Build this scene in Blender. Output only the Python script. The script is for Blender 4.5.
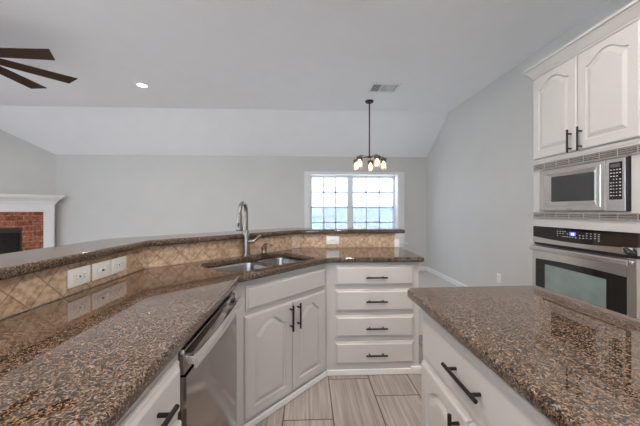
import bpy, bmesh, math, random
from mathutils import Vector, Matrix
random.seed(4)
for o in list(bpy.data.objects): bpy.data.objects.remove(o)
S = bpy.context.scene; COL = S.collection
PI = math.pi

# ------------------------------------------------------------------ camera, light, exposure
cam = bpy.data.cameras.new('camera'); cam.sensor_width = 36; cam.lens = 36*284/640
cam.shift_y = -3/640; cam.clip_start = 0.02; cam.clip_end = 200
co = bpy.data.objects.new('camera', cam); COL.objects.link(co)
co.location = (0, 0, 1.278); co.rotation_euler = (PI/2, 0, -math.atan(12/284)); S.camera = co
S.view_settings.view_transform = 'Standard'; S.view_settings.look = 'None'
S.view_settings.exposure = 0.7; S.view_settings.gamma = 1; S.view_settings.use_curve_mapping = False

W = bpy.data.worlds.new('sky'); S.world = W; W.use_nodes = True
nt = W.node_tree; nt.nodes.clear()
wo = nt.nodes.new('ShaderNodeOutputWorld'); bg = nt.nodes.new('ShaderNodeBackground')
tc = nt.nodes.new('ShaderNodeTexCoord'); sx = nt.nodes.new('ShaderNodeSeparateXYZ'); rp = nt.nodes.new('ShaderNodeValToRGB')
nt.links.new(tc.outputs['Generated'], sx.inputs[0]); nt.links.new(sx.outputs[2], rp.inputs[0])
rp.color_ramp.elements[0].color = (.85, .92, 1, 1); rp.color_ramp.elements[1].color = (.55, .74, 1, 1)
nt.links.new(rp.outputs[0], bg.inputs[0]); bg.inputs[1].default_value = 5.5
nt.links.new(bg.outputs[0], wo.inputs[0])

def area(name, loc, rot, sx_, sy_, power, col, portal=False):
    l = bpy.data.lights.new(name, 'AREA'); l.shape = 'RECTANGLE'; l.size = sx_; l.size_y = sy_
    l.energy = power; l.color = col
    if portal: l.cycles.is_portal = True
    o = bpy.data.objects.new(name, l); COL.objects.link(o); o.location = loc; o.rotation_euler = rot
    return o
sl_ = bpy.data.lights.new('bounce_sun', 'SUN'); sl_.energy = 26; sl_.angle = .03; sl_.color = (1, .97, .94)  # added to light the ground outside, which brightens the ceiling from below
so = bpy.data.objects.new('bounce_sun', sl_); COL.objects.link(so); so.location = (8, 0, 12); so.rotation_euler = (0, math.radians(28), 0)
# sky portals in the window openings (they add no light, they only guide the sampling)
area('window_portal', (.96, 6.22, 1.33), (-PI/2, 0, 0), 1.86, 1.4, 1, (1, 1, 1), True)
area('left_window_portal', (-6.5, .9, 1.35), (0, -PI/2, 0), 2.1, 4.4, 1, (1, 1, 1), True)
area('rear_window_portal', (-1.9, -3.35, 1.25), (PI/2, 0, 0), 5.4, 2.1, 1, (1, 1, 1), True)
CAN_POWER = 15

# ------------------------------------------------------------------ materials
def new(name):
    m = bpy.data.materials.new(name); m.use_nodes = True
    return m, m.node_tree, m.node_tree.nodes['Principled BSDF']
def plain(name, col, rough=.5, metal=0, spec=.5, coat=0, noise=0, nscale=8, bump=0, bscale=200):
    m, t, b = new(name); N = t.nodes.new; L = t.links.new
    b.inputs['Base Color'].default_value = (*col, 1); b.inputs['Roughness'].default_value = rough
    b.inputs['Metallic'].default_value = metal; b.inputs['Specular IOR Level'].default_value = spec
    b.inputs['Coat Weight'].default_value = coat
    tc = N('ShaderNodeTexCoord')
    if noise:
        n = N('ShaderNodeTexNoise'); n.inputs['Scale'].default_value = nscale; n.inputs['Detail'].default_value = 4
        L(tc.outputs['Object'], n.inputs['Vector'])
        r = N('ShaderNodeValToRGB'); r.color_ramp.elements[0].position = .3; r.color_ramp.elements[1].position = .7
        r.color_ramp.elements[0].color = (*[c*(1-noise) for c in col], 1); r.color_ramp.elements[1].color = (*[min(1, c*(1+noise)) for c in col], 1)
        L(n.outputs['Fac'], r.inputs[0]); L(r.outputs[0], b.inputs['Base Color'])
    if bump:
        n = N('ShaderNodeTexNoise'); n.inputs['Scale'].default_value = bscale; n.inputs['Detail'].default_value = 3
        L(tc.outputs['Object'], n.inputs['Vector'])
        p = N('ShaderNodeBump'); p.inputs['Strength'].default_value = bump; p.inputs['Distance'].default_value = .002
        L(n.outputs['Fac'], p.inputs['Height']); L(p.outputs[0], b.inputs['Normal'])
    return m
def emit(name, col, s):
    m, t, b = new(name); b.inputs['Base Color'].default_value = (0, 0, 0, 1)
    b.inputs['Emission Color'].default_value = (*col, 1); b.inputs['Emission Strength'].default_value = s
    return m
M = {}
M['wall'] = plain('wall_paint', (.62, .612, .592), .75, spec=.25, noise=.015, nscale=3, bump=.12, bscale=160)
M['ceiling'] = plain('ceiling_paint', (.90, .89, .90), .85, spec=.2, noise=.01, nscale=4, bump=.15, bscale=120)
M['trim'] = plain('white_trim_paint', (.80, .795, .79), .35, noise=.01)
M['cab'] = plain('white_cabinet_paint', (.56, .54, .52), .34, noise=.02, nscale=5)
M['cabin'] = plain('cabinet_interior', (.35, .31, .27), .7, noise=.1)
M['bronze'] = plain('dark_bronze', (.018, .014, .012), .36, metal=.15, spec=.4, noise=.1, nscale=40)
M['nickel'] = plain('brushed_nickel', (.34, .305, .275), .24, metal=1, noise=.05, nscale=60)
M['black'] = plain('black_plastic', (.008, .008, .009), .4, noise=.1)
M['bglass'] = plain('black_glass', (.010, .008, .007), .06, spec=.6, noise=.1)
M['plate'] = plain('white_plastic', (.86, .86, .84), .3, noise=.01)
M['slot'] = plain('dark_slot', (.10, .09, .08), .6, noise=.1)
M['carpet'] = plain('pale_carpet', (.60, .58, .55), .95, spec=.1, noise=.08, nscale=90, bump=.6, bscale=400)
M['soot'] = plain('firebox_black', (.022, .017, .015), .65, noise=.4, nscale=20)
M['ironframe'] = plain('black_iron', (.045, .034, .030), .45, metal=.4, noise=.2)
M['bounce'] = plain('pale_bounce_ground', (.50, .49, .46), .9, noise=.1, nscale=3)  # unseen ground, made pale to bounce daylight up to the ceiling
M['fence'] = plain('grey_fence_wood', (.78, .79, .80), .8, noise=.05, nscale=4)
M['marks'] = plain('printed_marks', (.72, .72, .70), .5, noise=.02)
M['vinyl'] = plain('window_vinyl', (.82, .84, .86), .4, noise=.01)
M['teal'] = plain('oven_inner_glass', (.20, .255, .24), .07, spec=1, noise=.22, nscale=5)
M['smoke'] = plain('microwave_screen', (.045, .045, .048), .22, spec=.5, noise=.05)
M['can'] = emit('lamp_lens', (1, .95, .88), 5)
M['display'] = emit('oven_display', (.10, .12, .95), 1.1)
M['digits'] = emit('oven_digits', (.75, .8, 1), 2.5)
M['filament'] = emit('bulb_glow', (1, .87, .68), 17)

def steel(name, col, rough, axis):
    m, t, b = new(name); N = t.nodes.new; L = t.links.new
    tc = N('ShaderNodeTexCoord'); mp = N('ShaderNodeMapping'); n = N('ShaderNodeTexNoise')
    sc = [900, 900, 900]; sc[axis] = 4; mp.inputs['Scale'].default_value = sc
    n.inputs['Scale'].default_value = 1; n.inputs['Detail'].default_value = 2
    L(tc.outputs['Object'], mp.inputs[0]); L(mp.outputs[0], n.inputs['Vector'])
    r = N('ShaderNodeMapRange'); r.inputs['To Min'].default_value = rough*.95; r.inputs['To Max'].default_value = rough*1.08
    L(n.outputs['Fac'], r.inputs[0]); L(r.outputs[0], b.inputs['Roughness'])
    c = N('ShaderNodeValToRGB'); c.color_ramp.elements[0].color = (*[v*.96 for v in col], 1); c.color_ramp.elements[1].color = (*col, 1)
    L(n.outputs['Fac'], c.inputs[0]); L(c.outputs[0], b.inputs['Base Color'])
    b.inputs['Metallic'].default_value = 1
    return m
M['steel'] = steel('brushed_steel', (.74, .70, .66), .22, 0)
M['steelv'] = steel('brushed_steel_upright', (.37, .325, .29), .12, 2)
M['bright'] = steel('polished_steel', (.86, .83, .80), .16, 0)
M['sinksteel'] = steel('sink_steel', (.46, .44, .42), .22, 0)

def granite():
    m, t, b = new('brown_granite'); N = t.nodes.new; L = t.links.new
    tc = N('ShaderNodeTexCoord')
    w = N('ShaderNodeTexNoise'); w.inputs['Scale'].default_value = 90; w.inputs['Detail'].default_value = 2
    L(tc.outputs['Object'], w.inputs['Vector'])
    mx = N('ShaderNodeMix'); mx.data_type = 'VECTOR'; mx.inputs[0].default_value = .008
    L(tc.outputs['Object'], mx.inputs[4]); L(w.outputs['Color'], mx.inputs[5])
    v = N('ShaderNodeTexVoronoi'); v.inputs['Scale'].default_value = 300; L(mx.outputs[1], v.inputs['Vector'])
    s = N('ShaderNodeSeparateColor'); L(v.outputs['Color'], s.inputs[0])
    big = N('ShaderNodeTexNoise'); big.inputs['Scale'].default_value = 70; big.inputs['Detail'].default_value = 3
    L(tc.outputs['Object'], big.inputs['Vector'])
    ad = N('ShaderNodeMath'); ad.operation = 'MULTIPLY_ADD'; ad.inputs[1].default_value = .9; ad.inputs[2].default_value = -.45
    L(big.outputs['Fac'], ad.inputs[0])
    sm = N('ShaderNodeMath'); sm.operation = 'ADD'; sm.use_clamp = True; L(s.outputs[0], sm.inputs[0]); L(ad.outputs[0], sm.inputs[1])
    r = N('ShaderNodeValToRGB'); r.color_ramp.interpolation = 'CONSTANT'; e = r.color_ramp.elements
    e[0].position = 0; e[0].color = (.006, .0045, .004, 1); e[1].position = .19; e[1].color = (.027, .015, .009, 1)
    for p, c in ((.34, (.058, .034, .020)), (.48, (.105, .062, .037)), (.60, (.18, .108, .062)), (.76, (.050, .047, .046)), (.85, (.235, .160, .108)), (.96, (.17, .155, .14))):
        k = e.new(p); k.color = (*c, 1)
    L(sm.outputs[0], r.inputs[0]); L(r.outputs[0], b.inputs['Base Color'])
    b.inputs['Roughness'].default_value = .03; b.inputs['Specular IOR Level'].default_value = .9
    return m
M['granite'] = granite()

def travertine():
    m, t, b = new('tumbled_travertine'); N = t.nodes.new; L = t.links.new
    uv = N('ShaderNodeUVMap'); uv.uv_map = 'UVMap'
    mp = N('ShaderNodeMapping'); mp.inputs['Rotation'].default_value = (0, 0, PI/4); L(uv.outputs[0], mp.inputs[0])
    wn = N('ShaderNodeTexNoise'); wn.inputs['Scale'].default_value = 40; L(uv.outputs[0], wn.inputs['Vector'])
    mx = N('ShaderNodeMix'); mx.data_type = 'VECTOR'; mx.inputs[0].default_value = .004
    L(mp.outputs[0], mx.inputs[4]); L(wn.outputs['Color'], mx.inputs[5])
    br = N('ShaderNodeTexBrick'); br.offset = 0; br.squash = 1
    for k, v in (('Scale', 1), ('Mortar Size', .003), ('Mortar Smooth', .6), ('Bias', 0), ('Brick Width', .102), ('Row Height', .102)): br.inputs[k].default_value = v
    br.inputs['Color1'].default_value = (.66, .50, .375, 1); br.inputs['Color2'].default_value = (.53, .385, .275, 1); br.inputs['Mortar'].default_value = (.33, .23, .16, 1)
    L(mx.outputs[1], br.inputs['Vector'])
    n = N('ShaderNodeTexNoise'); n.inputs['Scale'].default_value = 34; n.inputs['Detail'].default_value = 6; n.inputs['Roughness'].default_value = .65
    L(uv.outputs[0], n.inputs['Vector'])
    r = N('ShaderNodeValToRGB'); r.color_ramp.elements[0].position = .34; r.color_ramp.elements[0].color = (.55, .48, .42, 1); r.color_ramp.elements[1].position = .6; r.color_ramp.elements[1].color = (1.12, 1.1, 1.06, 1)
    L(n.outputs['Fac'], r.inputs[0])
    mu = N('ShaderNodeMix'); mu.data_type = 'RGBA'; mu.blend_type = 'MULTIPLY'; mu.inputs[0].default_value = 1
    L(br.outputs['Color'], mu.inputs[6]); L(r.outputs[0], mu.inputs[7]); L(mu.outputs[2], b.inputs['Base Color'])
    h = N('ShaderNodeMath'); h.operation = 'SUBTRACT'; L(n.outputs['Fac'], h.inputs[0]); L(br.outputs['Fac'], h.inputs[1])
    bp = N('ShaderNodeBump'); bp.inputs['Strength'].default_value = .6; bp.inputs['Distance'].default_value = .003
    L(h.outputs[0], bp.inputs['Height']); L(bp.outputs[0], b.inputs['Normal']); b.inputs['Roughness'].default_value = .5
    return m
M['travertine'] = travertine()
M['accent'] = plain('pale_accent_stone', (.66, .53, .42), .5, noise=.25, nscale=60, bump=.6, bscale=90)

def floortile():
    m, t, b = new('plank_tile'); N = t.nodes.new; L = t.links.new
    def math_(op, a, c=None, d=None):
        n = N('ShaderNodeMath'); n.operation = op
        for i, x in enumerate((a, c, d)):
            if x is None: continue
            if isinstance(x, (int, float)): n.inputs[i].default_value = x
            else: L(x, n.inputs[i])
        return n.outputs[0]
    tc = N('ShaderNodeTexCoord'); sp = N('ShaderNodeSeparateXYZ'); L(tc.outputs['Object'], sp.inputs[0])
    xx = math_('DIVIDE', math_('SUBTRACT', sp.outputs[0], .155), .3065)
    ix = math_('FLOOR', xx)
    yy = math_('DIVIDE', math_('ADD', math_('SUBTRACT', sp.outputs[1], 2.138), math_('MULTIPLY', ix, .2035)), .6105)
    iy = math_('FLOOR', yy)
    fx = math_('ABSOLUTE', math_('SUBTRACT', math_('FRACT', xx), .5)); fy = math_('ABSOLUTE', math_('SUBTRACT', math_('FRACT', yy), .5))
    gx = math_('GREATER_THAN', fx, .5-.0115); gy = math_('GREATER_THAN', fy, .5-.006)
    g = math_('MAXIMUM', gx, gy)
    cb = N('ShaderNodeCombineXYZ'); L(ix, cb.inputs[0]); L(iy, cb.inputs[1])
    wn = N('ShaderNodeTexWhiteNoise'); wn.noise_dimensions = '3D'; L(cb.outputs[0], wn.inputs['Vector'])
    va = N('ShaderNodeVectorMath'); va.operation = 'MULTIPLY_ADD'; va.inputs[1].default_value = (7, 7, 7)
    L(wn.outputs['Color'], va.inputs[0]); L(tc.outputs['Object'], va.inputs[2])
    mp = N('ShaderNodeMapping'); mp.inputs['Scale'].default_value = (75, 2.2, 1); L(va.outputs[0], mp.inputs[0])
    n = N('ShaderNodeTexNoise'); n.inputs['Scale'].default_value = 1; n.inputs['Detail'].default_value = 4; n.inputs['Distortion'].default_value = .15; L(mp.outputs[0], n.inputs['Vector'])
    r = N('ShaderNodeValToRGB'); r.color_ramp.elements[0].position = .3; r.color_ramp.elements[0].color = (.25, .215, .195, 1); r.color_ramp.elements[1].position = .68; r.color_ramp.elements[1].color = (.44, .39, .365, 1)
    L(n.outputs['Fac'], r.inputs[0])
    mx = N('ShaderNodeMix'); mx.data_type = 'RGBA'; L(g, mx.inputs[0]); L(r.outputs[0], mx.inputs[6]); mx.inputs[7].default_value = (.055, .035, .026, 1)
    L(mx.outputs[2], b.inputs['Base Color'])
    b.inputs['Roughness'].default_value = .38
    bp = N('ShaderNodeBump'); bp.inputs['Strength'].default_value = .4; bp.inputs['Distance'].default_value = .002; bp.invert = True
    L(g, bp.inputs['Height']); L(bp.outputs[0], b.inputs['Normal'])
    return m
M['tile'] = floortile()

def brick():
    m, t, b = new('red_brick'); N = t.nodes.new; L = t.links.new
    uv = N('ShaderNodeUVMap'); uv.uv_map = 'UVMap'
    br = N('ShaderNodeTexBrick')
    for k, v in (('Scale', 1), ('Mortar Size', .006), ('Mortar Smooth', .3), ('Bias', -.1), ('Brick Width', .24), ('Row Height', .098)): br.inputs[k].default_value = v
    br.inputs['Color1'].default_value = (.40, .135, .075, 1); br.inputs['Color2'].default_value = (.20, .062, .038, 1); br.inputs['Mortar'].default_value = (.42, .26, .18, 1)
    L(uv.outputs[0], br.inputs['Vector'])
    n = N('ShaderNodeTexNoise'); n.inputs['Scale'].default_value = 22; n.inputs['Detail'].default_value = 5; L(uv.outputs[0], n.inputs['Vector'])
    r = N('ShaderNodeValToRGB'); r.color_ramp.elements[0].position = .35; r.color_ramp.elements[0].color = (.5, .5, .5, 1); r.color_ramp.elements[1].position = .65; r.color_ramp.elements[1].color = (1.25, 1.2, 1.15, 1)
    L(n.outputs['Fac'], r.inputs[0])
    mu = N('ShaderNodeMix'); mu.data_type = 'RGBA'; mu.blend_type = 'MULTIPLY'; mu.inputs[0].default_value = 1
    L(br.outputs['Color'], mu.inputs[6]); L(r.outputs[0], mu.inputs[7]); L(mu.outputs[2], b.inputs['Base Color'])
    bp = N('ShaderNodeBump'); bp.inputs['Strength'].default_value = .5; bp.inputs['Distance'].default_value = .006; bp.invert = True
    L(br.outputs['Fac'], bp.inputs['Height']); L(bp.outputs[0], b.inputs['Normal']); b.inputs['Roughness'].default_value = .85
    return m
M['brick'] = brick()

def walnut():
    m, t, b = new('walnut_blade'); N = t.nodes.new; L = t.links.new
    tc = N('ShaderNodeTexCoord'); mp = N('ShaderNodeMapping'); mp.inputs['Scale'].default_value = (3, 60, 10); L(tc.outputs['Object'], mp.inputs[0])
    n = N('ShaderNodeTexNoise'); n.inputs['Scale'].default_value = 1; n.inputs['Detail'].default_value = 4; L(mp.outputs[0], n.inputs['Vector'])
    r = N('ShaderNodeValToRGB'); r.color_ramp.elements[0].color = (.022, .010, .006, 1); r.color_ramp.elements[1].color = (.075, .036, .022, 1)
    L(n.outputs['Fac'], r.inputs[0]); L(r.outputs[0], b.inputs['Base Color']); b.inputs['Roughness'].default_value = .6; b.inputs['Specular IOR Level'].default_value = .25
    return m
M['walnut'] = walnut()

def thin(name, tint, gloss=.06, diffuse=0, dcol=(.5, .5, .5)):
    m, t, b = new(name); N = t.nodes.new; L = t.links.new
    t.nodes.remove(b); out = [x for x in t.nodes if x.type == 'OUTPUT_MATERIAL'][0]
    tr = N('ShaderNodeBsdfTransparent'); tr.inputs[0].default_value = (*tint, 1)
    gl = N('ShaderNodeBsdfGlossy'); gl.inputs['Roughness'].default_value = .02
    mx = N('ShaderNodeMixShader'); mx.inputs[0].default_value = gloss
    L(tr.outputs[0], mx.inputs[1]); L(gl.outputs[0], mx.inputs[2]); last = mx
    if diffuse:
        d = N('ShaderNodeBsdfDiffuse'); d.inputs[0].default_value = (*dcol, 1)
        m2 = N('ShaderNodeMixShader'); m2.inputs[0].default_value = diffuse
        L(mx.outputs[0], m2.inputs[1]); L(d.outputs[0], m2.inputs[2]); last = m2
    L(last.outputs[0], out.inputs[0])
    return m, t
M['pane'] = thin('window_glass', (.64, .67, .70))[0]
M['screen'] = thin('insect_screen', (.72, .76, .80), 0, .2, (.35, .37, .40))[0]
def shade_glass():
    m, t = thin('ombre_smoked_glass', (1, 1, 1), .12, .10, (.75, .68, .6)); N = t.nodes.new; L = t.links.new
    tc = N('ShaderNodeTexCoord'); s = N('ShaderNodeSeparateXYZ'); L(tc.outputs['Object'], s.inputs[0])
    r = N('ShaderNodeMapRange'); r.inputs['From Min'].default_value = -.16; r.inputs['From Max'].default_value = -.02; L(s.outputs[2], r.inputs[0])
    c = N('ShaderNodeValToRGB'); c.color_ramp.elements[0].color = (.97, .95, .92, 1); c.color_ramp.elements[1].color = (.24, .17, .13, 1)
    k = c.color_ramp.elements.new(.5); k.color = (.80, .72, .64, 1)
    L(r.outputs[0], c.inputs[0]); L(c.outputs[0], [x for x in t.nodes if x.type == 'BSDF_TRANSPARENT'][0].inputs[0])
    return m
M['shade'] = shade_glass()

# ------------------------------------------------------------------ helpers
def BM(): return bmesh.new()
def xf(geom, mat, bm):
    if mat is not None: bmesh.ops.transform(bm, matrix=mat, verts=geom)
def box(bm, x0, x1, y0, y1, z0, z1, bev=0, seg=2, mat=None):
    r = bmesh.ops.create_cube(bm, size=1); vs = r['verts']
    for v in vs: v.co = Vector(((x0+x1)/2+v.co.x*(x1-x0), (y0+y1)/2+v.co.y*(y1-y0), (z0+z1)/2+v.co.z*(z1-z0)))
    if bev:
        es = list({e for v in vs for e in v.link_edges})
        r = bmesh.ops.bevel(bm, geom=vs+es, offset=bev, segments=seg, profile=.5, affect='EDGES')
        vs = list({v for f in r['faces'] for v in f.verts} | {v for v in vs if v.is_valid})
    xf(vs, mat, bm)
def cyl(bm, p0, p1, r0, r1=None, seg=20, cap=True):
    p0, p1 = Vector(p0), Vector(p1); r1 = r0 if r1 is None else r1; d = p1-p0
    q = d.to_track_quat('Z', 'Y').to_matrix().to_4x4()
    bmesh.ops.create_cone(bm, cap_ends=cap, segments=seg, radius1=r0, radius2=r1, depth=d.length, matrix=Matrix.Translation((p0+p1)/2) @ q)
def tube(bm, pts, rad, seg=14):
    pts = [Vector(p) for p in pts]; rings = []; up = None
    for i, p in enumerate(pts):
        t = (pts[min(i+1, len(pts)-1)]-pts[max(i-1, 0)]).normalized()
        if up is None:
            up = t.orthogonal().normalized()
        up = (up - t*up.dot(t)).normalized(); s = t.cross(up)
        r = rad[i] if isinstance(rad, (list, tuple)) else rad
        rings.append([bm.verts.new(p+(up*math.cos(a)+s*math.sin(a))*r) for a in [2*PI*k/seg for k in range(seg)]])
    for a, b in zip(rings, rings[1:]):
        for k in range(seg): bm.faces.new((a[k], a[(k+1) % seg], b[(k+1) % seg], b[k]))
    bm.faces.new(rings[0][::-1]); bm.faces.new(rings[-1])
def lathe(bm, prof, c=(0, 0, 0), seg=28):
    rings = []
    for r, z in prof:
        rings.append([bm.verts.new((c[0]+max(r, 1e-4)*math.cos(2*PI*k/seg), c[1]+max(r, 1e-4)*math.sin(2*PI*k/seg), c[2]+z)) for k in range(seg)])
    for a, b in zip(rings, rings[1:]):
        for k in range(seg): bm.faces.new((a[k], a[(k+1) % seg], b[(k+1) % seg], b[k]))
def loft(bm, rings, cap=True):
    R = [[bm.verts.new(p) for p in r] for r in rings]; n = len(R[0])
    for a, b in zip(R, R[1:]):
        for k in range(n): bm.faces.new((a[k], a[(k+1) % n], b[(k+1) % n], b[k]))
    if cap: bm.faces.new(R[0][::-1]); bm.faces.new(R[-1])
def prism(bm, poly, z0, z1):
    loft(bm, [[(x, y, z0) for x, y in poly], [(x, y, z1) for x, y in poly]])
def obj(name, bm, mat, parent=None, smooth=False):
    bmesh.ops.recalc_face_normals(bm, faces=bm.faces)
    me = bpy.data.meshes.new(name); uv = bm.loops.layers.uv.get('UVMap') or bm.loops.layers.uv.new('UVMap')
    if not bm.loops.layers.float.get('keep'):
        for f in bm.faces:
            n = f.normal
            for l in f.loops:
                p = l.vert.co
                if l[uv].uv.length_squared > 0: continue
                if abs(n.z) >= max(abs(n.x), abs(n.y)): l[uv].uv = (p.x, p.y)
                elif abs(n.y) > abs(n.x): l[uv].uv = (p.x, p.z)
                else: l[uv].uv = (p.y, p.z)
    if smooth:
        for f in bm.faces: f.smooth = True
    bm.to_mesh(me); bm.free()
    if smooth: me.set_sharp_from_angle(angle=math.radians(38))
    me.materials.append(mat); o = bpy.data.objects.new(name, me); COL.objects.link(o)
    if parent is not None: o.parent = parent
    return o
def tag(o, label, cat, group=None):
    o['label'] = label; o['category'] = cat
    if group: o['group'] = group
    return o
def thing(name, label, cat, loc=(0, 0, 0), rz=0, group=None):
    o = bpy.data.objects.new(name, None); COL.objects.link(o); o.empty_display_size = .1
    o.location = loc; o.rotation_euler = (0, 0, rz); return tag(o, label, cat, group)
def struct(name, bm, mat, parent=None):
    o = obj(name, bm, mat, parent)
    if parent is None: o['kind'] = 'structure'
    return o
def round_poly(pts, rad, n=6):
    out = []; N_ = len(pts)
    for i, p in enumerate(pts):
        r = rad[i] if isinstance(rad, (list, tuple)) else rad
        p = Vector(p); a = (Vector(pts[i-1])-p); b = (Vector(pts[(i+1) % N_])-p)
        if r <= 0: out.append(tuple(p)); continue
        a.normalize(); b.normalize(); ang = a.angle(b); t = r/math.tan(ang/2)
        c = p+(a+b).normalized()*(r/math.sin(ang/2)); s = p+a*t-c; e = p+b*t-c
        a0 = math.atan2(s.y, s.x); a1 = math.atan2(e.y, e.x); d = (a1-a0+PI) % (2*PI)-PI
        for k in range(n+1):
            q = a0+d*k/n; out.append((c.x+r*math.cos(q), c.y+r*math.sin(q)))
    return out
def slab(name, outer, holes, z0, z1, bev, mat, parent=None):
    """polygon slab with holes and rounded edges"""
    cu = bpy.data.curves.new(name, 'CURVE'); cu.dimensions = '2D'; cu.fill_mode = 'BOTH'
    cu.extrude = (z1-z0)/2-bev; cu.bevel_depth = bev; cu.bevel_resolution = 3; cu.offset = -bev
    for poly in [outer]+holes:
        s = cu.splines.new('POLY'); s.points.add(len(poly)-1); s.use_cyclic_u = True
        for p, q in zip(s.points, poly): p.co = (q[0], q[1], 0, 1)
    to = bpy.data.objects.new('temporary', cu); COL.objects.link(to)
    dg = bpy.context.evaluated_depsgraph_get(); me = bpy.data.meshes.new_from_object(to.evaluated_get(dg))
    bpy.data.objects.remove(to); bpy.data.curves.remove(cu)
    me.name = name; me.materials.clear(); me.materials.append(mat)
    me.transform(Matrix.Translation((0, 0, (z0+z1)/2)))
    bm = BM(); bm.from_mesh(me); bmesh.ops.remove_doubles(bm, verts=bm.verts, dist=1e-5); bm.to_mesh(me); bm.free()
    for p in me.polygons: p.use_smooth = True
    me.set_sharp_from_angle(angle=math.radians(40))
    sh = me.attributes.get('sharp_edge') or me.attributes.new('sharp_edge', 'BOOLEAN', 'EDGE')
    fl = {}
    for p in me.polygons:
        for ek in p.edge_keys: fl.setdefault(ek, []).append(abs(p.normal.z) > .9995)
    for e in me.edges:
        q = fl.get(tuple(sorted(e.vertices)), [])
        if len(q) == 2 and q[0] != q[1]: sh.data[e.index].value = True
    o = bpy.data.objects.new(name, me); COL.objects.link(o)
    if parent: o.parent = parent
    return o

# ------------------------------------------------------------------ room shell
CZ = 3.02; XR = 2.51; YB = 5.9; XC = -5.05
XL = -6.35; YC = XL+10.95; YR = -3.2
b = BM(); box(b, XL-.2, XR+.2, YR-.2, 2.86, -.1, 0); struct('floor', b, M['tile'])
b = BM(); box(b, XL-.2, XR+.2, 2.86, YB+.35, -.1, 0.001); struct('floor', b, M['carpet'])
b = BM(); box(b, XL-.2, XR+.2, YR-.2, 4.96, CZ, CZ+.12)
loft(b, [[(x, 4.96, CZ), (x, YB+.05, 2.39-.034), (x, YB+.05, CZ+.12), (x, 4.96, CZ+.12)] for x in (XL-.2, XR+.2)])
struct('ceiling', b, M['ceiling'])
WX0, WX1, WZ0, WZ1 = .03, 1.895, .62, 2.03
b = BM()
box(b, XC-.4, WX0, YB, YB+.3, 0, 2.5); box(b, WX1, XR+.15, YB, YB+.3, 0, 2.5)
box(b, WX0, WX1, YB, YB+.3, 0, WZ0); box(b, WX0, WX1, YB, YB+.3, WZ1, 2.5)
struct('wall_back', b, M['wall'])
b = BM(); box(b, XR, XR+.15, YR-.15, YB, 0, CZ+.05); struct('wall_right', b, M['wall'])
b = BM(); prism(b, [(XC, YB), (XL, YC), (XL-.15, YC), (XL-.15, YC+.1), (XC-.12, YB+.14), (XC, YB+.14)], 0, CZ+.05); struct('wall_corner', b, M['wall'])
# left and rear walls with openings added for daylight
b = BM()
box(b, XL-.15, XL, YR-.15, -1.3, 0, CZ+.05); box(b, XL-.15, XL, 3.1, YC, 0, CZ+.05)
box(b, XL-.15, XL, -1.3, 3.1, 0, .3); box(b, XL-.15, XL, -1.3, 3.1, 2.4, CZ+.05); struct('wall_left', b, M['wall'])
b = BM()
box(b, XL, -4.6, YR-.15, YR, 0, CZ+.05); box(b, .8, XR, YR-.15, YR, 0, CZ+.05)
box(b, -4.6, .8, YR-.15, YR, 0, .2); box(b, -4.6, .8, YR-.15, YR, 2.3, CZ+.05); struct('wall_rear', b, M['wall'])

# half wall under the raised bar: the three-legged line of its kitchen face, shifted outwards by d
def line3(d, y0=-1.5, xe=.89):
    xl = -1.015-d; c = 2.815+1.4142*d; yr = 2.75+d
    return [(xl, y0), (xl, xl+c), (yr-c, yr), (xe, yr)]
def band(d0, d1, y0=-1.5, xe=.89): return line3(d0, y0, xe)+line3(d1, y0, xe)[::-1]
b = BM(); prism(b, band(.012, .13, xe=.845), 0, 1.05); struct('wall_half', b, M['wall'])

def base(name, pts, nrm, h=.085):
    """baseboard along a straight run"""
    b = BM(); (x0, y0), (x1, y1) = pts; nx, ny = nrm
    prof = [(0, 0), (.014, 0), (.014, h-.02), (.006, h-.004), (0, h)]
    loft(b, [[(x+nx*d, y+ny*d, z+.001) for d, z in prof] for x, y in ((x0, y0), (x1, y1))])
    return struct(name, b, M['trim'])
base('baseboard_back', ((XC, YB), (XR, YB)), (0, -1)); base('baseboard_right', ((XR, YB-.014), (XR, 2.34)), (-1, 0))
base('baseboard_left', ((XL, YC), (XL, YR)), (1, 0))

# the double window over the breakfast nook
b = BM(); box(b, WX0-.105, WX0, YB-.02, YB-.0005, WZ0-.02, WZ1+.045, .003); box(b, WX1, WX1+.13, YB-.02, YB-.0005, WZ0-.02, WZ1+.045, .003)
box(b, WX0, WX1, YB-.02, YB-.0005, WZ1, WZ1+.045, .003)
for x0, x1 in ((WX0, WX0+.012), (WX1-.012, WX1)): box(b, x0, x1, YB-.001, YB+.2, WZ0, WZ1)
box(b, WX0, WX1, YB-.001, YB+.2, WZ1-.012, WZ1)
win = struct('window_1', b, M['trim']); 
b = BM(); box(b, WX0-.16, WX1+.18, YB-.07, YB-.0005, WZ0-.055, WZ0-.02, .008); box(b, WX0, WX1, YB, YB+.2, WZ0-.001, WZ0+.012); box(b, WX0-.1, WX1+.12, YB-.022, YB-.0005, WZ0-.12, WZ0-.055, .004)
obj('window_sill', b, M['trim'], win)
gy = YB+.22
b = BM(); box(b, WX0+.0, WX0+.035, gy-.03, gy+.05, WZ0, WZ1); box(b, WX1-.035, WX1, gy-.03, gy+.05, WZ0, WZ1)
box(b, .87, .955, gy-.03, gy+.05, WZ0, WZ1); box(b, WX0, WX1, gy-.03, gy+.05, WZ1-.035, WZ1); box(b, WX0, WX1, gy-.03, gy+.05, WZ0, WZ0+.03)
obj('window_frame', b, M['vinyl'], win)
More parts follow.
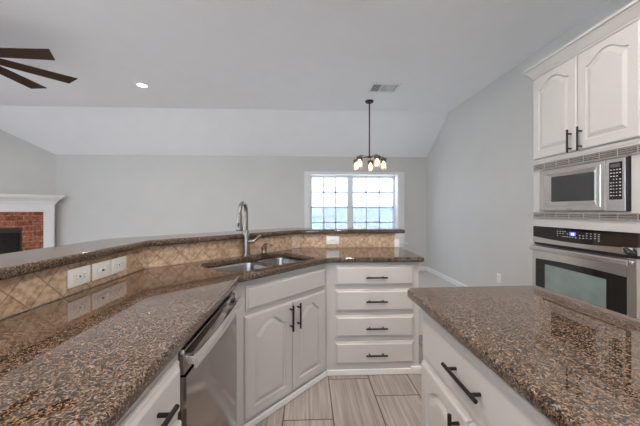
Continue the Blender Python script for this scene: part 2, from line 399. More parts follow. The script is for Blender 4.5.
for x0, x1 in ((WX0+.035, .87), (.955, WX1-.035)):
    for z0, z1, dy, nm in ((1.315, WZ1-.035, .02, 'upper_sash'), (WZ0+.03, 1.355, -.01, 'lower_sash')):
        b = BM(); y0, y1 = gy+dy-.012, gy+dy+.012
        w = .022
        box(b, x0, x0+w, y0, y1, z0, z1); box(b, x1-w, x1, y0, y1, z0, z1)
        box(b, x0, x1, y0, y1, z0, z0+.04 if nm == 'upper_sash' else z0+.045); box(b, x0, x1, y0, y1, z1-(.022 if nm == 'upper_sash' else .036), z1)
        for k in (1, 2):
            xm = x0+w+(x1-x0-2*w)*k/3; box(b, xm-.016, xm+.016, gy+dy-.005, gy+dy+.005, z0, z1)
        zm = (z0+z1)/2+.008; box(b, x0, x1, gy+dy-.005, gy+dy+.005, zm-.016, zm+.016)
        s = obj(nm, b, M['vinyl'], win)
        b = BM(); box(b, x0+.01, x1-.01, gy+dy+.006, gy+dy+.009, z0+.01, z1-.01); obj('pane', b, M['pane'], s)
        if nm == 'lower_sash':
            b = BM(); box(b, x0+.002, x1-.002, gy+.055, gy+.057, z0, z1); obj('insect_screen', b, M['screen'], s)
# unseen windows added behind and beside the camera to let the daylight in
def plain_window(name, horiz, a0, a1, z0, z1, w0, n):
    b = BM()
    def bb(p0, p1, q0, q1, t0=.05, t1=.1):
        if horiz: box(b, p0, p1, w0-t1, w0-t0, q0, q1)
        else: box(b, w0-t1, w0-t0, p0, p1, q0, q1)
    bb(a0, a1, z0, z0+.06); bb(a0, a1, z1-.06, z1)
    for k in range(n+1):
        c = a0+(a1-a0)*k/n; bb(max(a0, c-.04), min(a1, c+.04), z0, z1)
    o = struct(name, b, M['vinyl'])
    b = BM(); bb(a0, a1, z0, z1, .07, .074); obj('pane', b, M['pane'], o)
plain_window('added_window_left', False, -1.3, 3.1, .3, 2.4, XL, 3)
plain_window('added_window_rear', True, -4.6, .8, .2, 2.3, YR, 4)
# garden outside
b = BM(); box(b, -40, 40, -40, 40, -.5, -.3)
struct('ground', b, M['bounce'])
b = BM()
for i in range(60): box(b, -7+i*.3, -7+i*.3+.285, 13, 13.03, -.3, 1.42)
box(b, -7, 11, 13.03, 13.07, .1, .2); box(b, -7, 11, 13.03, 13.07, .9, 1.0)
tag(obj('garden_fence', b, M['fence']), 'weathered grey board fence outside beyond the nook window', 'fence')

# ceiling fittings
def can(x, y, label, watts, z=CZ, group=None, warm=(1, .90, .80)):
    t = thing('recessed_light', label, 'ceiling light', (x, y, z), 0, group)
    b = BM(); lathe(b, [(.060, -.0005), (.095, -.0005), (.095, -.005), (.089, -.009), (.062, -.007), (.060, -.0005)]); obj('trim_ring', b, M['trim'], t, True)
    b = BM(); lathe(b, [(0, -.004), (.061, -.004), (.061, -.0008), (0, -.0008)]); obj('lens', b, M['can'], t)
    l = bpy.data.lights.new('recessed_lamp', 'AREA'); l.shape = 'DISK'; l.size = .14; l.energy = watts; l.color = warm
    lo = bpy.data.objects.new('recessed_lamp', l); COL.objects.link(lo); lo.parent = t; lo.location = (0, 0, -.012)
can(-2.31, 4.06, 'small round recessed light glowing in the flat ceiling of the living room', 4)
for x, y in ((-.75, 1.1), (.75, 1.25), (-.7, -.7), (1.0, -.7)): can(x, y, 'round recessed light in the kitchen ceiling above the worktops', CAN_POWER, group='kitchen recessed lights')
for x, y in ((-4.6, 1.6), (-2.4, .2)): can(x, y, 'round recessed light in the living room ceiling behind the bar', 24, group='living room recessed lights', warm=(1, .84, .70))

t = thing('ceiling_vent', 'white rectangular air vent with grey louvres in the ceiling before the chandelier', 'air vent', (1.08, 4.0, CZ))
b = BM(); box(b, -.21, .21, -.16, -.115, -.010, -.0005, .002); box(b, -.21, .21, .115, .16, -.010, -.0005, .002)
box(b, -.21, -.17, -.115, .115, -.010, -.0005, .002); box(b, .17, .21, -.115, .115, -.010, -.0005, .002); obj('frame', b, M['trim'], t)
b = BM(); box(b, -.17, .17, -.115, .115, -.003, -.0008); obj('duct_opening', b, M['slot'], t)
b = BM()
for x in (-.057, .057): box(b, x-.006, x+.006, -.115, .115, -.010, -.003)
for s in range(3):
    x0 = -.168+.114*s
    n = 9
    for k in range(n):
        mt = Matrix.Translation((x0+.012+.0105*k, 0, -.0065)) @ Matrix.Rotation((-.9, -.35, .9)[s], 4, 'Y')
        box(b, -.0045, .0045, -.113, .113, -.0008, .0008, mat=mt)
obj('louvres', b, M['trim'], t)

# ceiling fan
t = thing('ceiling_fan', 'large dark walnut ceiling fan with eight slim blades over the living room', 'ceiling fan', (-3.29, 2.83, 2.775))
b = BM(); lathe(b, [(0, .24), (.07, .24), (.07, .225), (.03, .19), (0, .19)]); obj('canopy', b, M['bronze'], t, True)
b = BM(); cyl(b, (0, 0, .05), (0, 0, .2), .014); obj('downrod', b, M['bronze'], t, True)
b = BM(); lathe(b, [(0, .075), (.06, .07), (.13, .04), (.14, .0), (.13, -.04), (.09, -.065), (0, -.07)]); obj('motor_housing', b, M['bronze'], t, True)
for k in range(8):
    b = BM(); rot = Matrix.Rotation(k*PI/4+.03, 4, 'Z') @ Matrix.Translation((0, 0, .005)) @ Matrix.Rotation(-.24, 4, 'X')
    poly = [(.12, -.045), (.30, -.058), (.845, -.07), (.79, .07), (.30, .058), (.12, .045)]
    prism(b, poly, -.004, .004); bl = obj('blade', b, M['walnut'], t)
    bl.matrix_local = rot
    b = BM(); box(b, .09, .22, -.018, .018, .004, .010, .002); ir = obj('blade_iron', b, M['bronze'], bl)

# chandelier
t = thing('chandelier', 'small dark chandelier with five smoked glass shades hanging before the window', 'chandelier', (.98, 4.5, CZ))
b = BM(); lathe(b, [(0, -.0005), (.065, -.0005), (.065, -.018), (.055, -.028), (0, -.03)]); obj('canopy', b, M['bronze'], t, True)
b = BM(); cyl(b, (0, 0, -.02), (0, 0, -.89), .010, seg=12); obj('rod', b, M['bronze'], t, True)
HZ = -.895
b = BM(); lathe(b, [(0, .012), (.035, .010), (.04, 0), (.035, -.014), (.012, -.02), (0, -.022)], (0, 0, HZ)); obj('hub', b, M['bronze'], t, True)
for k in range(5):
    a = math.radians(73)+k*2*PI/5; d = Vector((math.cos(a), math.sin(a), 0)); p = d*.23
    b = BM(); tube(b, [d*.03+Vector((0, 0, HZ)), d*.13+Vector((0, 0, HZ)), d*.21+Vector((0, 0, HZ+.002)), p+Vector((0, 0, HZ-.008)), p+Vector((0, 0, HZ-.03))], .006, 10)
    obj('arm', b, M['bronze'], t, True)
    b = BM(); lathe(b, [(.0, -.006), (.03, -.006), (.049, -.012), (.049, -.175), (.0475, -.175), (.0475, -.013), (.028, -.009)], (0, 0, 0)); sh = obj('lamp_shade', b, M['shade'], t, True)
    sh.location = (p.x, p.y, HZ-.012)
    b = BM(); lathe(b, [(0, -.004), (.018, -.004), (.02, -.045), (.014, -.05), (0, -.05)]); obj('socket', b, M['bronze'], sh, True)
    b = BM(); lathe(b, [(0, -.048), (.011, -.055), (.024, -.09), (.026, -.115), (.018, -.137), (0, -.145)]); obj('bulb', b, M['filament'], sh, True)

# ------------------------------------------------------------------ corner fireplace
t = thing('fireplace', 'white corner fireplace with red brick surround and moulded mantel shelf', 'fireplace', (-5.701, 5.249, 0), PI/4)
b = BM(); F = .17
for x0, x1, z0, z1 in ((-.74, -.457, 0.12, 1.245), (.457, .74, .12, 1.245), (-.457, .457, .954, 1.245), (-.457, .457, .12, .3)):
    box(b, x0, x1, -F, -.002, z0, z1)
obj('brick_surround', b, M['brick'], t)
b = BM(); box(b, -.457, .457, -.06, -.05, .3, .954); box(b, -.457, .457, -.14, -.06, .945, .954); box(b, -.457, -.448, -.14, -.06, .3, .954); box(b, .448, .457, -.14, -.06, .3, .954)
fb = obj('firebox', b, M['soot'], t)
b = BM(); box(b, -.457, .457, -.155, -.14, .86, .95, .004); box(b, -.457, -.43, -.155, -.14, .3, .86); box(b, .43, .457, -.155, -.14, .3, .86); box(b, -.457, .457, -.155, -.14, .3, .34); obj('door_frame', b, M['ironframe'], fb)
b = BM()
for k in range(43): cyl(b, (-.42+.02*k, -.13, .34), (-.42+.02*k, -.13, .86), .006, seg=8)
obj('mesh_curtain', b, M['soot'], fb, True)
for s in (-1, 1):
    b = BM(); box(b, min(s*.74, s*.89), max(s*.74, s*.89), -.20, -.04, .12, 1.245, .004)
    box(b, min(s*.735, s*.90), max(s*.735, s*.90), -.212, -.05, .12, .26, .004); box(b, min(s*.735, s*.90), max(s*.735, s*.90), -.212, -.05, 1.12, 1.135, .003)
    obj('pilaster', b, M['trim'], t)
b = BM(); box(b, -.89, .89, -.20, -.04, 1.245, 1.40, .003); box(b, -.80, .80, -.212, -.195, 1.275, 1.29, .003); box(b, -.80, .80, -.212, -.195, 1.345, 1.36, .003); box(b, -.90, .90, -.215, -.06, 1.243, 1.262, .004)
obj('frieze', b, M['trim'], t)
def ring(hw, d, z): return [(-.845, -.002, z), (-min(.84+.15, hw), -.152, z), (-hw, -.16, z), (-hw, -d, z), (hw, -d, z), (hw, -.16, z), (min(.99, hw), -.152, z), (.845, -.002, z)]
b = BM(); loft(b, [ring(.905, .215, 1.385), ring(.915, .225, 1.40), ring(.925, .235, 1.43), ring(.95, .26, 1.465), ring(.985, .30, 1.495), ring(1.0, .315, 1.51), ring(1.0, .315, 1.525), ring(1.03, .34, 1.53), ring(1.03, .345, 1.562)])
obj('mantel_shelf', b, M['trim'], t)
b = BM(); box(b, -1.0, 1.0, -.55, -.17, 0.002, .12, .006); obj('hearth', b, M['brick'], t)

# ------------------------------------------------------------------ cabinetry
def drawer_front(b, x0, x1, z0, z1, th=.02):
    def R(d, y): return [(x0+d, y, z0+d), (x1-d, y, z0+d), (x1-d, y, z1-d), (x0+d, y, z1-d)]
    loft(b, [R(0, -.0005), R(0, -.009), R(.003, -.011), R(.010, -.0125), R(.016, -.0185), R(.019, -th), ])
def panel_door(b, x0, x1, z0, z1, arch=.05, th=.02, stile=.058):
    """cathedral-arched raised panel door"""
    n = 20
    def ptop(x, d):
        c = (x0+x1)/2; hw = (x1-x0)/2-stile; s = min(1, abs(x-c)/hw)
        s0 = .10; q = 0 if s < s0 else (s-s0)/(1-s0)
        return z1-stile*.85-d - arch*(q*q*(3-2*q))
    def inner(d, y):
        a, c = x0+stile+d, x1-stile-d; zb = z0+stile*1.05+d; pts = [(a, y, zb), (c, y, zb)]
        for k in range(n+1):
            x = c+(a-c)*k/n; xo = (x1-stile)+((x0+stile)-(x1-stile))*k/n
            pts.append((x, y, ptop(xo, d)))
        return pts
    def outer(d, y):
        pts = [(x0+d, y, z0+d), (x1-d, y, z0+d)]
        for k in range(n+1): pts.append((x1-d+((x0+d)-(x1-d))*k/n, y, z1-d))
        return pts
    rings = [outer(0, -.0005), outer(0, -.012), outer(.003, -.0165), outer(.009, -th), inner(0, -th), inner(.004, -th+.010), inner(.012, -th+.010), inner(.034, -th+.001), inner(.037, -th+.0005)]
    loft(b, rings)
def pull(parent, c, L=.155, vertical=False, y=-.02, out=.032, label=None):
    b = BM(); h = L/2; cx, cz = c; r = .0066
    e = (lambda s: (cx, y-out, cz+s)) if vertical else (lambda s: (cx+s, y-out, cz))
    f = (lambda s: (cx, y+.001, cz+s)) if vertical else (lambda s: (cx+s, y+.001, cz))
    cyl(b, e(-h), e(h), r, seg=14)
    for s in (-h+.03, h-.03): cyl(b, f(s), e(s), .0056, seg=12)
    return obj('handle', b, M['bronze'], parent, True)
def drawer(parent, x0, x1, z0, z1, L=.155, hz=None, hx=None):
    b = BM(); drawer_front(b, x0, x1, z0, z1); d = obj('drawer', b, M['cab'], parent, False)
    if L: pull(d, ((x0+x1)/2 if hx is None else hx, (z0+z1)/2 if hz is None else hz), L)
    return d
def door(parent, x0, x1, z0, z1, hx, hz, L=.17, arch=.05):
    b = BM(); panel_door(b, x0, x1, z0, z1, arch); d = obj('door', b, M['cab'], parent, False)
    pull(d, (hx, hz), L, True); return d

# drawer stack at the end of the peninsula
t = thing('drawer_cabinet', 'white base cabinet with four stacked drawers at the end of the peninsula', 'cabinet', (.14, 2.19, 0))
b = BM(); box(b, 0, .725, 0, .54, .002, .874); obj('body', b, M['cab'], t)
b = BM(); box(b, .005, .728, -.014, -.0003, .002, .045, .004); box(b, .66, .745, -.018, -.0003, .002, .062, .005); obj('base_trim', b, M['trim'], t)
for z0, z1, hz in ((.694, .848, .762), (.494, .663, .578), (.296, .462, .373), (.088, .259, .168)):
    drawer(t, .068, .684, z0, z1, .165, hz, hx=.385)
# sink base on the diagonal
A = Vector((-.405, 1.62)); Bp = Vector((.138, 2.19)); ang = math.atan2(Bp.y-A.y, Bp.x-A.x); Ld = (Bp-A).length
t = thing('sink_cabinet', 'white corner sink cabinet with two arched doors below the double sink', 'cabinet', (A.x, A.y, 0), ang)
inv = Matrix.Rotation(-ang, 4, 'Z') @ Matrix.Translation((-A.x, -A.y, 0))
P = [(-.39, 1.478), (-.405, 1.62), (.138, 2.19), (.138, 2.70), (-.10, 2.70), (-.985, 1.79), (-.985, 1.478)]
Pl = [tuple((inv @ Vector((x, y, 0))).xy) for x, y in P]
b = BM(); prism(b, Pl, .002, .64)
box(b, 0, Ld, 0, .018, .64, .874); x, y = Pl[0]
prism(b, [Pl[0], Pl[1], (Pl[1][0]-.012, Pl[1][1]+.012), (Pl[0][0]-.016, Pl[0][1])], .64, .874)
obj('body', b, M['cab'], t)
b = BM(); box(b, 0.0, Ld-.006, -.016, -.0003, .002, .042, .005); obj('base_trim', b, M['trim'], t)
b = BM(); drawer_front(b, .057, .765, .69, .835); obj('false_drawer_front', b, M['cab'], t)
door(t, .050, .418, .062, .662, .395, .565, .17, .062); door(t, .424, .765, .062, .662, .462, .565, .17, .062)

# left run: drawer bank
t = thing('base_cabinet', 'white base cabinet with drawer beside the dishwasher under the left worktop', 'cabinet', (-.385, -1.45, 0), PI/2)
b = BM(); box(b, 0, 2.308, 0, .60, .10, .874); box(b, 0, 2.308, .06, .60, .002, .10); obj('body', b, M['cab'], t)
for x0, x1 in ((1.865, 2.296), (1.40, 1.855), (.93, 1.39)):
    drawer(t, x0, x1, .69, .838, .165, .778, hx=2.105 if x0 > 1.8 else None); door(t, x0, x1, .115, .665, x1-.03, .58)
# dishwasher
t = thing('dishwasher', 'stainless steel dishwasher with bar handle between the drawers and sink cabinet', 'dishwasher', (-.387, .862, 0), PI/2)
b = BM(); box(b, .004, .605, .03, .58, .10, .868); box(b, .01, .60, .06, .5, .01, .10); obj('body', b, M['black'], t)
b = BM()
n = 14
def dwr(z, dy=0): return [(.008+.597*k/n, -.018-dy, z) for k in range(n+1)]+[(.605, .03, z), (.008, .03, z)]
loft(b, [dwr(.115), dwr(.125, .004), dwr(.40, .006), dwr(.765, .004), dwr(.775, .002)]); obj('door_panel', b, M['steelv'], t, True)
b = BM(); box(b, .008, .605, -.016, .03, .780, .858, .004); obj('control_panel', b, M['steelv'], t, True)
b = BM(); pts = []
loft(b, [[(.014+.575*k/12, -.042-.010*math.sin(PI*k/12)-a, z) for a, z in ((0, .800), (.007, .798), (.011, .806), (.011, .836), (.007, .844), (0, .842))] for k in range(13)])
for x in (.030, .573): box(b, x-.012, x+.012, -.048, -.01, .808, .834, .003)
obj('handle', b, M['bright'], t, True)
b = BM(); box(b, .01, .60, -.004, .03, .862, .8685, .001); obj('top_gap_strip', b, M['black'], t)  # black strip painted in for the shade in the gap under the worktop

# island cabinets
t = thing('island_cabinet', 'white island cabinet with drawers and arched doors facing the sink', 'cabinet', (.52, 1.265, 0), -PI/2)
b = BM(); box(b, 0, 2.0, 0, .56, .10, .874); box(b, .0, 2.0, .06, .56, .002, .10); obj('body', b, M['cab'], t)
drawer(t, .025, .76, .636, .828, .195, .742, hx=.393); door(t, .025, .389, .115, .612, .343, .515); door(t, .395, .76, .115, .612, .441, .515)
drawer(t, .78, 1.42, .636, .828, .205, .722); door(t, .78, 1.097, .115, .612, 1.05, .515); door(t, 1.103, 1.42, .115, .612, 1.15, .515)

# worktops
o = slab('peninsula_worktop', round_poly([(-1.0145, -1.5), (-1.0145, 1.7995), (-.0655, 2.7485), (.905, 2.7485), (.902, 2.148), (.160, 2.155), (-.376, 1.578), (-.352, .45), (-.33, -1.5)], [0, 0, 0, 0, .025, .10, .012, 0, 0]),
     [round_poly([tuple(Vector((u-v, u+v))/1.41421) for u, v in ((.842, 1.908), (1.582, 1.908), (1.582, 1.474), (.842, 1.474))], [.10, .06, .06, .10])], .875, .915, .012, M['granite'])
tag(o, 'polished brown granite worktop around the sink with tiled backsplash behind', 'worktop')
o = slab('bar_top', round_poly(line3(-.035, -1.5, .948)+line3(.30, -1.5, .948)[::-1], [0, .10, .10, .03, .03, .1, .1, 0]), [], 1.0505, 1.0905, .012, M['granite'])
tag(o, 'raised brown granite bar top along the half wall', 'bar top')
o = slab('island_worktop', round_poly([(.454, -.8), (1.108, -.8), (1.108, 1.335), (.454, 1.318)], [.03, .03, .008, .045]), [], .875, .915, .012, M['granite'])
tag(o, 'polished brown granite island worktop opposite the ovens', 'worktop')

# backsplash with length-true tile coordinates
b = BM(); uvl = b.loops.layers.uv.new('UVMap')
fr = line3(0, -1.5, .846); bk = line3(.0115, -1.5, .846); dist = [0]
for p, q in zip(fr, fr[1:]): dist.append(dist[-1]+math.hypot(q[0]-p[0], q[1]-p[1]))
off = -2.6 + .1442*18+.0009
for i in range(3):
    vs = [b.verts.new((*p, z)) for p, z in ((fr[i], .9155), (fr[i+1], .9155), (fr[i+1], 1.0495), (fr[i], 1.0495))]
    f = b.faces.new(vs)
    for l, (s, z) in zip(f.loops, ((dist[i], 0), (dist[i+1], 0), (dist[i+1], .134), (dist[i], .134))): l[uvl].uv = (s-2.6+.03+20*.14425, z+2*.14425)
    vb = [b.verts.new((*p, z)) for p, z in ((bk[i+1], .9155), (bk[i], .9155), (bk[i], 1.0495), (bk[i+1], 1.0495))]
    b.faces.new(vb)
    b.faces.new((vs[3], vs[2], vb[3], vb[2])); b.faces.new((vs[1], vs[0], vb[1], vb[0]))
    if i == 2: b.faces.new((vs[2], vs[1], vb[0], vb[3]))
bs = obj('tile_backsplash', b, M['travertine']); tag(bs, 'tumbled travertine diamond tile backsplash below the raised bar', 'backsplash')
b = BM(); box(b, -.015, .095, -.006, -.0005, .917, 1.049, .002)
a_ = obj('accent_tile', b, M['accent'], bs); a_.location = (-.145, 2.670, 0); a_.rotation_euler.z = PI/4
a_['label'] = 'paler carved accent tile'

# white end panel of the half wall, with a small bracket under the bar
t = thing('end_panel', 'white trim panel with bracket closing the end of the half wall', 'trim panel', (.87, 2.75, 0))
b = BM(); box(b, -.023, .024, -.001, .13, .916, 1.03); box(b, .001, .024, .0, .13, .0, .916); obj('panel', b, M['trim'], t)
b = BM(); loft(b, [[(x0, y0, z), (x1, y0, z), (x1, .13, z), (x0, .13, z)] for x0, x1, y0, z in ((-.023, .026, -.004, 1.000), (-.023, .032, -.010, 1.008), (-.023, .034, -.014, 1.022), (-.023, .042, -.024, 1.034), (-.023, .044, -.026, 1.050))])
obj('bracket', b, M['trim'], t)

# outlets
def outlet(loc, rz, label, group=None, horizontal=True, kind='duplex'):
    t = thing('wall_outlet', label, 'outlet', loc, rz, group)
    w, h = (.124, .080) if horizontal else (.075, .12)
    b = BM(); box(b, -w/2, w/2, -.006, -.0004, -h/2, h/2, .003); obj('cover_plate', b, M['plate'], t, True)
    b = BM()
    for s in (-1, 1):
        if horizontal: box(b, s*.0215-.016, s*.0215+.016, -.0085, -.005, -.017, .017, .003)
        else: box(b, -.017, .017, -.0085, -.005, s*.0215-.016, s*.0215+.016, .003)
    if kind == 'switch': b.free(); b = BM(); box(b, -.033, .033, -.0085, -.005, -.017, .017, .003)
    obj('socket' if kind != 'switch' else 'rocker', b, M['plate'], t, True)
    b = BM()
    if kind == 'switch': box(b, -.004, .004, -.016, -.008, -.004, .004, .001)
    else:
        for s in (-1, 1):
            for q in (-.006, .006):
                if horizontal: box(b, s*.0215-.004, s*.0215+.004, -.0092, -.008, q-.0012, q+.0012)
                else: box(b, q-.0012, q+.0012, -.0092, -.008, s*.0215-.004, s*.0215+.004)
        cyl(b, (0, -.0072, 0), (0, -.0055, 0), .0045, seg=10)
    obj('slots', b, M['slot'], t)
outlet((-1.015, 1.302, .984), PI/2, 'white outlet on the left backsplash, standing apart, closest to the camera')
outlet((-1.015, 1.437, .984), PI/2, 'white switch plate in the middle of the three on the left backsplash', kind='switch')
outlet((-1.015, 1.564, .984), PI/2, 'white outlet on the left backsplash, closest to the sink')
outlet((.240, 2.75, .985), 0, 'white outlet on the backsplash above the drawer stack')
outlet((XR, 3.63, .385), -PI/2, 'white upright outlet low on the bare grey right wall', horizontal=False)

# ------------------------------------------------------------------ sink and faucet
R2 = Matrix.Rotation(PI/4, 4, 'Z')   # local x = u, local y = v
t = thing('kitchen_sink', 'stainless steel double bowl sink set under the granite', 'sink', (0, 0, 0), PI/4)
def rr(u0, u1, v0, v1, r, n=6): return round_poly([(u0, v0), (u1, v0), (u1, v1), (u0, v1)], r, n)
bowls = ((.858, 1.258, 1.49, 1.893, .075), (1.282, 1.562, 1.49, 1.893, .055))
sl = slab('rim', rr(.822, 1.602, 1.454, 1.922, .09), [rr(*bw[:4], bw[4]) for bw in bowls], .8715, .8745, .001, M['sinksteel'], t)
for i, (u0, u1, v0, v1, r) in enumerate(bowls):
    b = BM(); rs = []
    for d, z in ((0, .8735), (.003, .86), (.012, .72), (.022, .698), (.045, .686), (.11, .682)):
        rs.append([(x, y, z) for x, y in rr(u0+d, u1-d, v0+d, v1-d, max(r-d*.5, .02))])
    R_ = [[b.verts.new(p) for p in q] for q in rs]; n = len(R_[0])
    for p, q in zip(R_, R_[1:]):
        for k in range(n): b.faces.new((p[k], p[(k+1) % n], q[(k+1) % n], q[k]))
    b.faces.new(R_[-1])
    bo = obj('bowl', b, M['sinksteel'], t, True); bo['label'] = ('large bowl', 'small bowl')[i]
    cu, cv = (u0+u1)/2, (v0+v1)/2
    b = BM(); lathe(b, [(0, .6835), (.02, .6835), (.035, .688), (.045, .686), (.045, .6825)], (cu, cv, 0)); obj('drain', b, M['nickel'], bo, True)

fx, fy = -.483, 2.244
t = thing('kitchen_faucet', 'brushed nickel gooseneck faucet with pull-down spray head behind the sink', 'faucet', (fx, fy, .915))
b = BM(); lathe(b, [(0, 0), (.036, 0), (.037, .006), (.031, .012), (.029, .03), (.0275, .17), (.0265, .195), (.019, .206), (0, .208)]); obj('body', b, M['nickel'], t, True)
dr = Vector((-.10, -.995, 0)).normalized(); pts = [Vector((0, 0, .19)), Vector((0, 0, .25)), Vector((0, 0, .34))]; Rg = .075
for k in range(1, 13):
    a = PI*k/12; pts.append(Vector((0, 0, .34))+dr*(Rg*(1-math.cos(a)))+Vector((0, 0, Rg*math.sin(a))))
b = BM(); tube(b, pts, .0155, 16); obj('neck', b, M['nickel'], t, True)
e = pts[-1]; h0 = e+Vector((0, 0, -.002)); b = BM(); tube(b, [h0, h0+Vector((0, 0, -.02)), h0+dr*.003+Vector((0, 0, -.06)), h0+dr*.006+Vector((0, 0, -.12)), h0+dr*.007+Vector((0, 0, -.128))], [.0165, .0185, .0205, .026, .024], 18); sp = obj('spray_head', b, M['nickel'], t, True)
bz = h0+dr*.025+Vector((0, 0, -.085)); b = BM(); box(b, bz.x-.008, bz.x+.008, bz.y-.004, bz.y+.006, bz.z-.018, bz.z+.018, .003); obj('button', b, M['black'], sp)
b = BM(); tube(b, [Vector((.015, -.005, .115)), Vector((.045, -.01, .117)), Vector((.062, -.012, .118))], [.015, .015, .013], 14)
tube(b, [Vector((.055, -.012, .118)), Vector((.08, -.014, .138)), Vector((.115, -.018, .165))], [.0105, .0095, .008], 10); obj('lever', b, M['nickel'], t, True)
t = thing('soap_dispenser', 'small brushed nickel soap dispenser standing right of the faucet', 'soap dispenser', (-.36, 2.345, .915))
b = BM(); lathe(b, [(0, 0), (.030, 0), (.030, .008), (.021, .014), (.019, .034), (.024, .038), (.024, .056), (.016, .062), (0, .062)]); obj('base', b, M['nickel'], t, True)
b = BM(); tube(b, [(0, 0, .05), (0, 0, .070), (.01, -.004, .080), (.035, -.012, .084), (.070, -.022, .076)], [.014, .012, .011, .010, .007], 10); obj('spout', b, M['nickel'], t, True)

# ------------------------------------------------------------------ tall oven cabinet
OX, OY = 1.91, 2.325; WT = .825; DT = XR-OX-.004
t = thing('oven_cabinet', 'tall white wall cabinet with arched doors and crown moulding around the ovens', 'cabinet', (OX, OY, 0), -PI/2)
b = BM()
box(b, 0, .018, .02, DT, .10, 2.39); box(b, WT-.018, WT, .02, DT, .10, 2.39); box(b, .018, WT-.018, DT-.012, DT, .10, 2.39)
box(b, 0, WT, .07, DT, .002, .10)
for z in (.46, 1.235, 1.63, 2.37): box(b, .018, WT-.018, .02, DT-.012, z-.018, z)
box(b, 0, .03, 0, .02, .10, 2.39); box(b, .78, WT, 0, .02, .10, 2.39)
for z0, z1 in ((.10, .13), (.42, .465), (1.145, 1.268), (1.60, 1.70), (2.35, 2.39)): box(b, .03, .78, 0, .02, z0, z1)
box(b, .03, .086, 0, .02, 1.268, 1.60); box(b, .7255, .78, 0, .02, 1.268, 1.60)
obj('body', b, M['cab'], t)
prof = [(0, 2.380), (.005, 2.380), (.007, 2.394), (.012, 2.397), (.015, 2.404), (.022, 2.414), (.034, 2.434), (.042, 2.444), (.044, 2.450), (.054, 2.454), (.056, 2.472), (0, 2.472)]
b = BM(); loft(b, [[(-d, -.0005-d, z) for d, z in prof], [(WT, -.0005-d, z) for d, z in prof]])
loft(b, [[(-.0005-d, -d, z) for d, z in prof], [(-.0005-d, DT, z) for d, z in prof]])
obj('crown_moulding', b, M['cab'], t)
b = BM(); box(b, .01, .76, -.006, -.0003, 1.672, 1.690, .003); obj('light_rail', b, M['cab'], t)
door(t, .012, .400, 1.698, 2.368, .362, 1.772, .165, .062); door(t, .406, .785, 1.698, 2.368, .440, 1.772, .165, .062)
drawer(t, .02, .775, .135, .415, .2)
# vent grilles belong to the microwave's trim kit
mw = thing('microwave', 'stainless steel built-in microwave with dark window above the wall oven', 'microwave', (OX, OY, 0), -PI/2)
b = BM(); box(b, .090, .724, -.018, .42, 1.272, 1.596); obj('body', b, M['black'], mw)
b = BM(); MX0, MX1, DXE = .088, .716, .603
# door: steel frame with bevelled opening
def rect(x0, x1, z0, z1, y): return [(x0, y, z0), (x1, y, z0), (x1, y, z1), (x0, y, z1)]
loft(b, [rect(MX0, DXE, 1.272, 1.594, -.003), rect(MX0, DXE, 1.272, 1.594, -.024), rect(MX0+.004, DXE-.002, 1.276, 1.590, -.028),
         rect(.122, .576, 1.298, 1.572, -.028), rect(.125, .573, 1.301, 1.569, -.033), rect(.140, .552, 1.310, 1.560, -.033), rect(.192, .522, 1.342, 1.532, -.018), rect(.196, .518, 1.346, 1.528, -.017)], True)
d = obj('door', b, M['steel'], mw)
b = BM(); box(b, .193, .521, -.0205, -.0175, 1.343, 1.531, .001); obj('window', b, M['smoke'], d)
b = BM(); box(b, .335, .375, -.0288, -.0278, 1.283, 1.287); obj('badge', b, M['nickel'], d)
b = BM(); box(b, DXE+.003, MX1, -.027, -.003, 1.272, 1.594, .002); cp = obj('control_panel', b, M['steel'], mw)
b = BM(); box(b, .626, .700, -.0285, -.0268, 1.342, 1.572, .001); kp = obj('keypad', b, M['bglass'], cp)
b = BM(); box(b, .636, .690, -.0292, -.0284, 1.540, 1.562); obj('clock_display', b, M['slot'], kp)
b = BM()
for r in range(9):
    for c in range(4):
        if (r in (2,) and c == 3) or (r == 3 and c == 0): continue
        x = .629+c*.0172; z = 1.528-r*.0198
        w_ = .010 if r < 3 or c in (0, 3) else .006
        box(b, x+.004, x+.004+w_, -.0289, -.0284, z-.005, z)
obj('key_labels', b, M['marks'], kp)
for z0, z1, lab in ((1.606, 1.655, 'upper louvred vent strip'), (1.218, 1.256, 'lower louvred vent strip')):
    b = BM(); box(b, .008, .778, -.008, -.0003, z0, z1); g = obj('vent_grille', b, M['slot'], mw); g['label'] = lab
    b = BM(); box(b, .007, .779, -.012, -.002, z0-.003, z0+.002); box(b, .007, .779, -.012, -.002, z1-.002, z1+.003)
    for k in range(8): x = .012+.108*k; box(b, x-.004, x+.004, -.0115, -.003, z0, z1)
    n = 4 if z1-z0 > .04 else 3
    for k in range(n):
        z = z0+(k+.5)*(z1-z0)/n; box(b, .009, .777, -.0012, .0012, -.004, .004, mat=Matrix.Translation((0, -.009, z)) @ Matrix.Rotation(.6, 4, 'X'))
    obj('louvres', b, M['steel'], g)

# wall oven
ov = thing('wall_oven', 'stainless steel wall oven with black control panel and greenish glass window', 'oven', (OX, OY, 0), -PI/2)
b = BM(); box(b, .035, .76, .0, .55, .47, 1.14); obj('body', b, M['black'], ov)
def arcp(x0, x1, zf, n=16): return [(x0+(x1-x0)*k/n, zf((k/n-.5)*2)) for k in range(n+1)]
X0, X1 = .020, .776
bot = lambda s: 1.062-.018*(1-s*s)
b = BM(); pts = arcp(X0, X1, bot)
def strip(b, lo, hi, y0, y1):
    n = len(lo)
    poly = [(x, z) for x, z in lo]+[(x, z) for x, z in hi[::-1]]
    loft(b, [[(x, y0, z) for x, z in poly], [(x, y1, z) for x, z in poly]])
strip(b, pts, [(x, 1.145) for x, z in pts], -.001, -.022); cpn = obj('control_panel', b, M['bglass'], ov)
b = BM(); strip(b, [(x, 1.014) for x, z in pts], [(x, z-.0008) for x, z in pts], -.001, -.024); obj('trim_strip', b, M['steel'], ov)
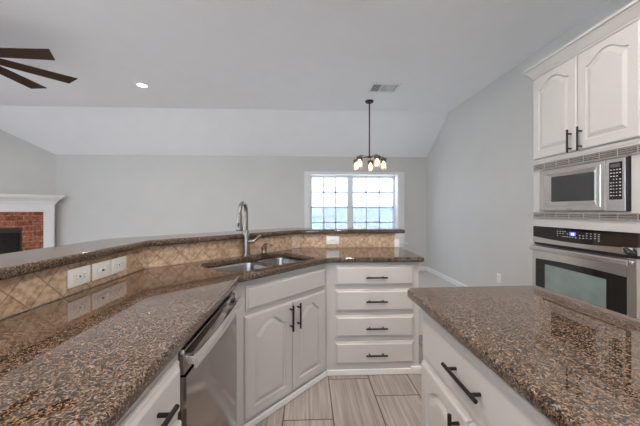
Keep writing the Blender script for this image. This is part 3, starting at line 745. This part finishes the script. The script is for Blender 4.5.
b = BM(); strip(b, [(X0, .997), (X1, .997)], [(X0, 1.0135), (X1, 1.0135)], -.001, -.012); obj('gap', b, M['black'], ov)
b = BM(); box(b, .352, .398, -.0232, -.0218, 1.092, 1.120); dp = obj('display', b, M['display'], cpn)
b = BM()
def seg7(b, x, z, w, h, on, y=-.0236, t_=.0014):
    S7 = {'a': (0, h, 1), 'g': (0, h/2, 1), 'd': (0, 0, 1), 'f': (0, h/2, 0), 'b': (w, h/2, 0), 'e': (0, 0, 0), 'c': (w, 0, 0)}
    for k in on:
        px, pz, hor = S7[k]
        if hor: box(b, x+px, x+px+w, y, y+.0006, z+pz-t_/2, z+pz+t_/2)
        else: box(b, x+px-t_/2, x+px+t_/2, y, y+.0006, z+pz, z+pz+h/2)
seg7(b, .361, 1.099, .006, .013, 'bc'); seg7(b, .3705, 1.099, .006, .013, 'abged'); seg7(b, .3805, 1.099, .006, .013, 'abcdef')
obj('clock_digits', b, M['digits'], dp)
for x, z in [(.20, 1.118), (.20, 1.102), (.20, 1.086), (.222, 1.118), (.222, 1.102), (.244, 1.119), (.244, 1.103), (.244, 1.082), (.262, 1.119), (.262, 1.082), (.282, 1.104), (.282, 1.083),
             (.30, 1.083), (.32, 1.082), (.345, 1.081), (.375, 1.100), (.375, 1.082), (.40, 1.100), (.40, 1.083), (.425, 1.118), (.425, 1.102), (.425, 1.086), (.452, 1.118), (.452, 1.102), (.452, 1.086), (.48, 1.118), (.48, 1.104), (.48, 1.090), (.505, 1.118), (.505, 1.104), (.505, 1.090), (.505, 1.076)]:
    x += .048; b = BM(); box(b, x, x+.010, -.0226, -.0218, z-.0018, z+.0018); obj('button_label', b, M['marks'], cpn)
# door: steel frame around the glass
b = BM(); DZ0, DZ1 = .475, .996; GX0, GX1, GZ0 = .052, .726, .545
gt = lambda s: .880+.010*(1-s*s)
gl = arcp(GX0, GX1, gt)
DY = -.030
poly_o = [(X0, DZ1), (X1, DZ1)]
box(b, X0, GX0, DY, -.001, DZ0, DZ1, .003); box(b, GX1, X1, DY, -.001, DZ0, DZ1, .003)
box(b, GX0-.003, GX1+.003, DY, -.001, DZ0, GZ0); strip(b, gl, [(x, DZ1-.003) for x, z in gl], -.001, DY); 
d = obj('door', b, M['steel'], ov)
b = BM(); strip(b, [(x, GZ0) for x, z in gl], gl, -.004, DY+.0035); g = obj('glass', b, M['bglass'], d)
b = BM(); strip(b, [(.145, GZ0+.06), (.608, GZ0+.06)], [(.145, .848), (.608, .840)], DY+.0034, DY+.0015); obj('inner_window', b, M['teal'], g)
b = BM(); n = 16
secs = []
for k in range(n+1):
    s = (k/n-.5)*2; x = .030+.722*k/n; y = DY-.022-.020*(1-s*s); zc = .968+.004*(1-s*s)
    secs.append([(x, y+.006, zc-.020), (x, y-.004, zc-.020), (x, y-.011, zc-.012), (x, y-.013, zc), (x, y-.011, zc+.012), (x, y-.004, zc+.018), (x, y+.006, zc+.018)])
loft(b, secs)
for x in (.042, .740): box(b, x-.012, x+.012, DY-.024, DY+.001, .954, .982, .003)
obj('handle', b, M['steel'], ov, True)
# child safety latch stuck on the oven strip
lt = thing('safety_latch', 'small black and white child safety latch on the corner of the oven', 'latch', (OX-.024, OY-.738, 1.040), -PI/2)
b = BM(); box(b, -.036, .012, -.006, -.0004, -.012, .016, .004); obj('adhesive_base', b, M['plate'], lt)
b = BM(); tube(b, [(-.02, -.012, .008), (-.005, -.018, .004), (.014, -.016, -.008), (.030, -.012, -.022)], [.009, .015, .016, .010], 12); tube(b, [(-.018, -.010, -.008), (.0, -.016, -.010), (.022, -.014, -.004)], [.008, .013, .011], 10); obj('strap', b, M['black'], lt, True)
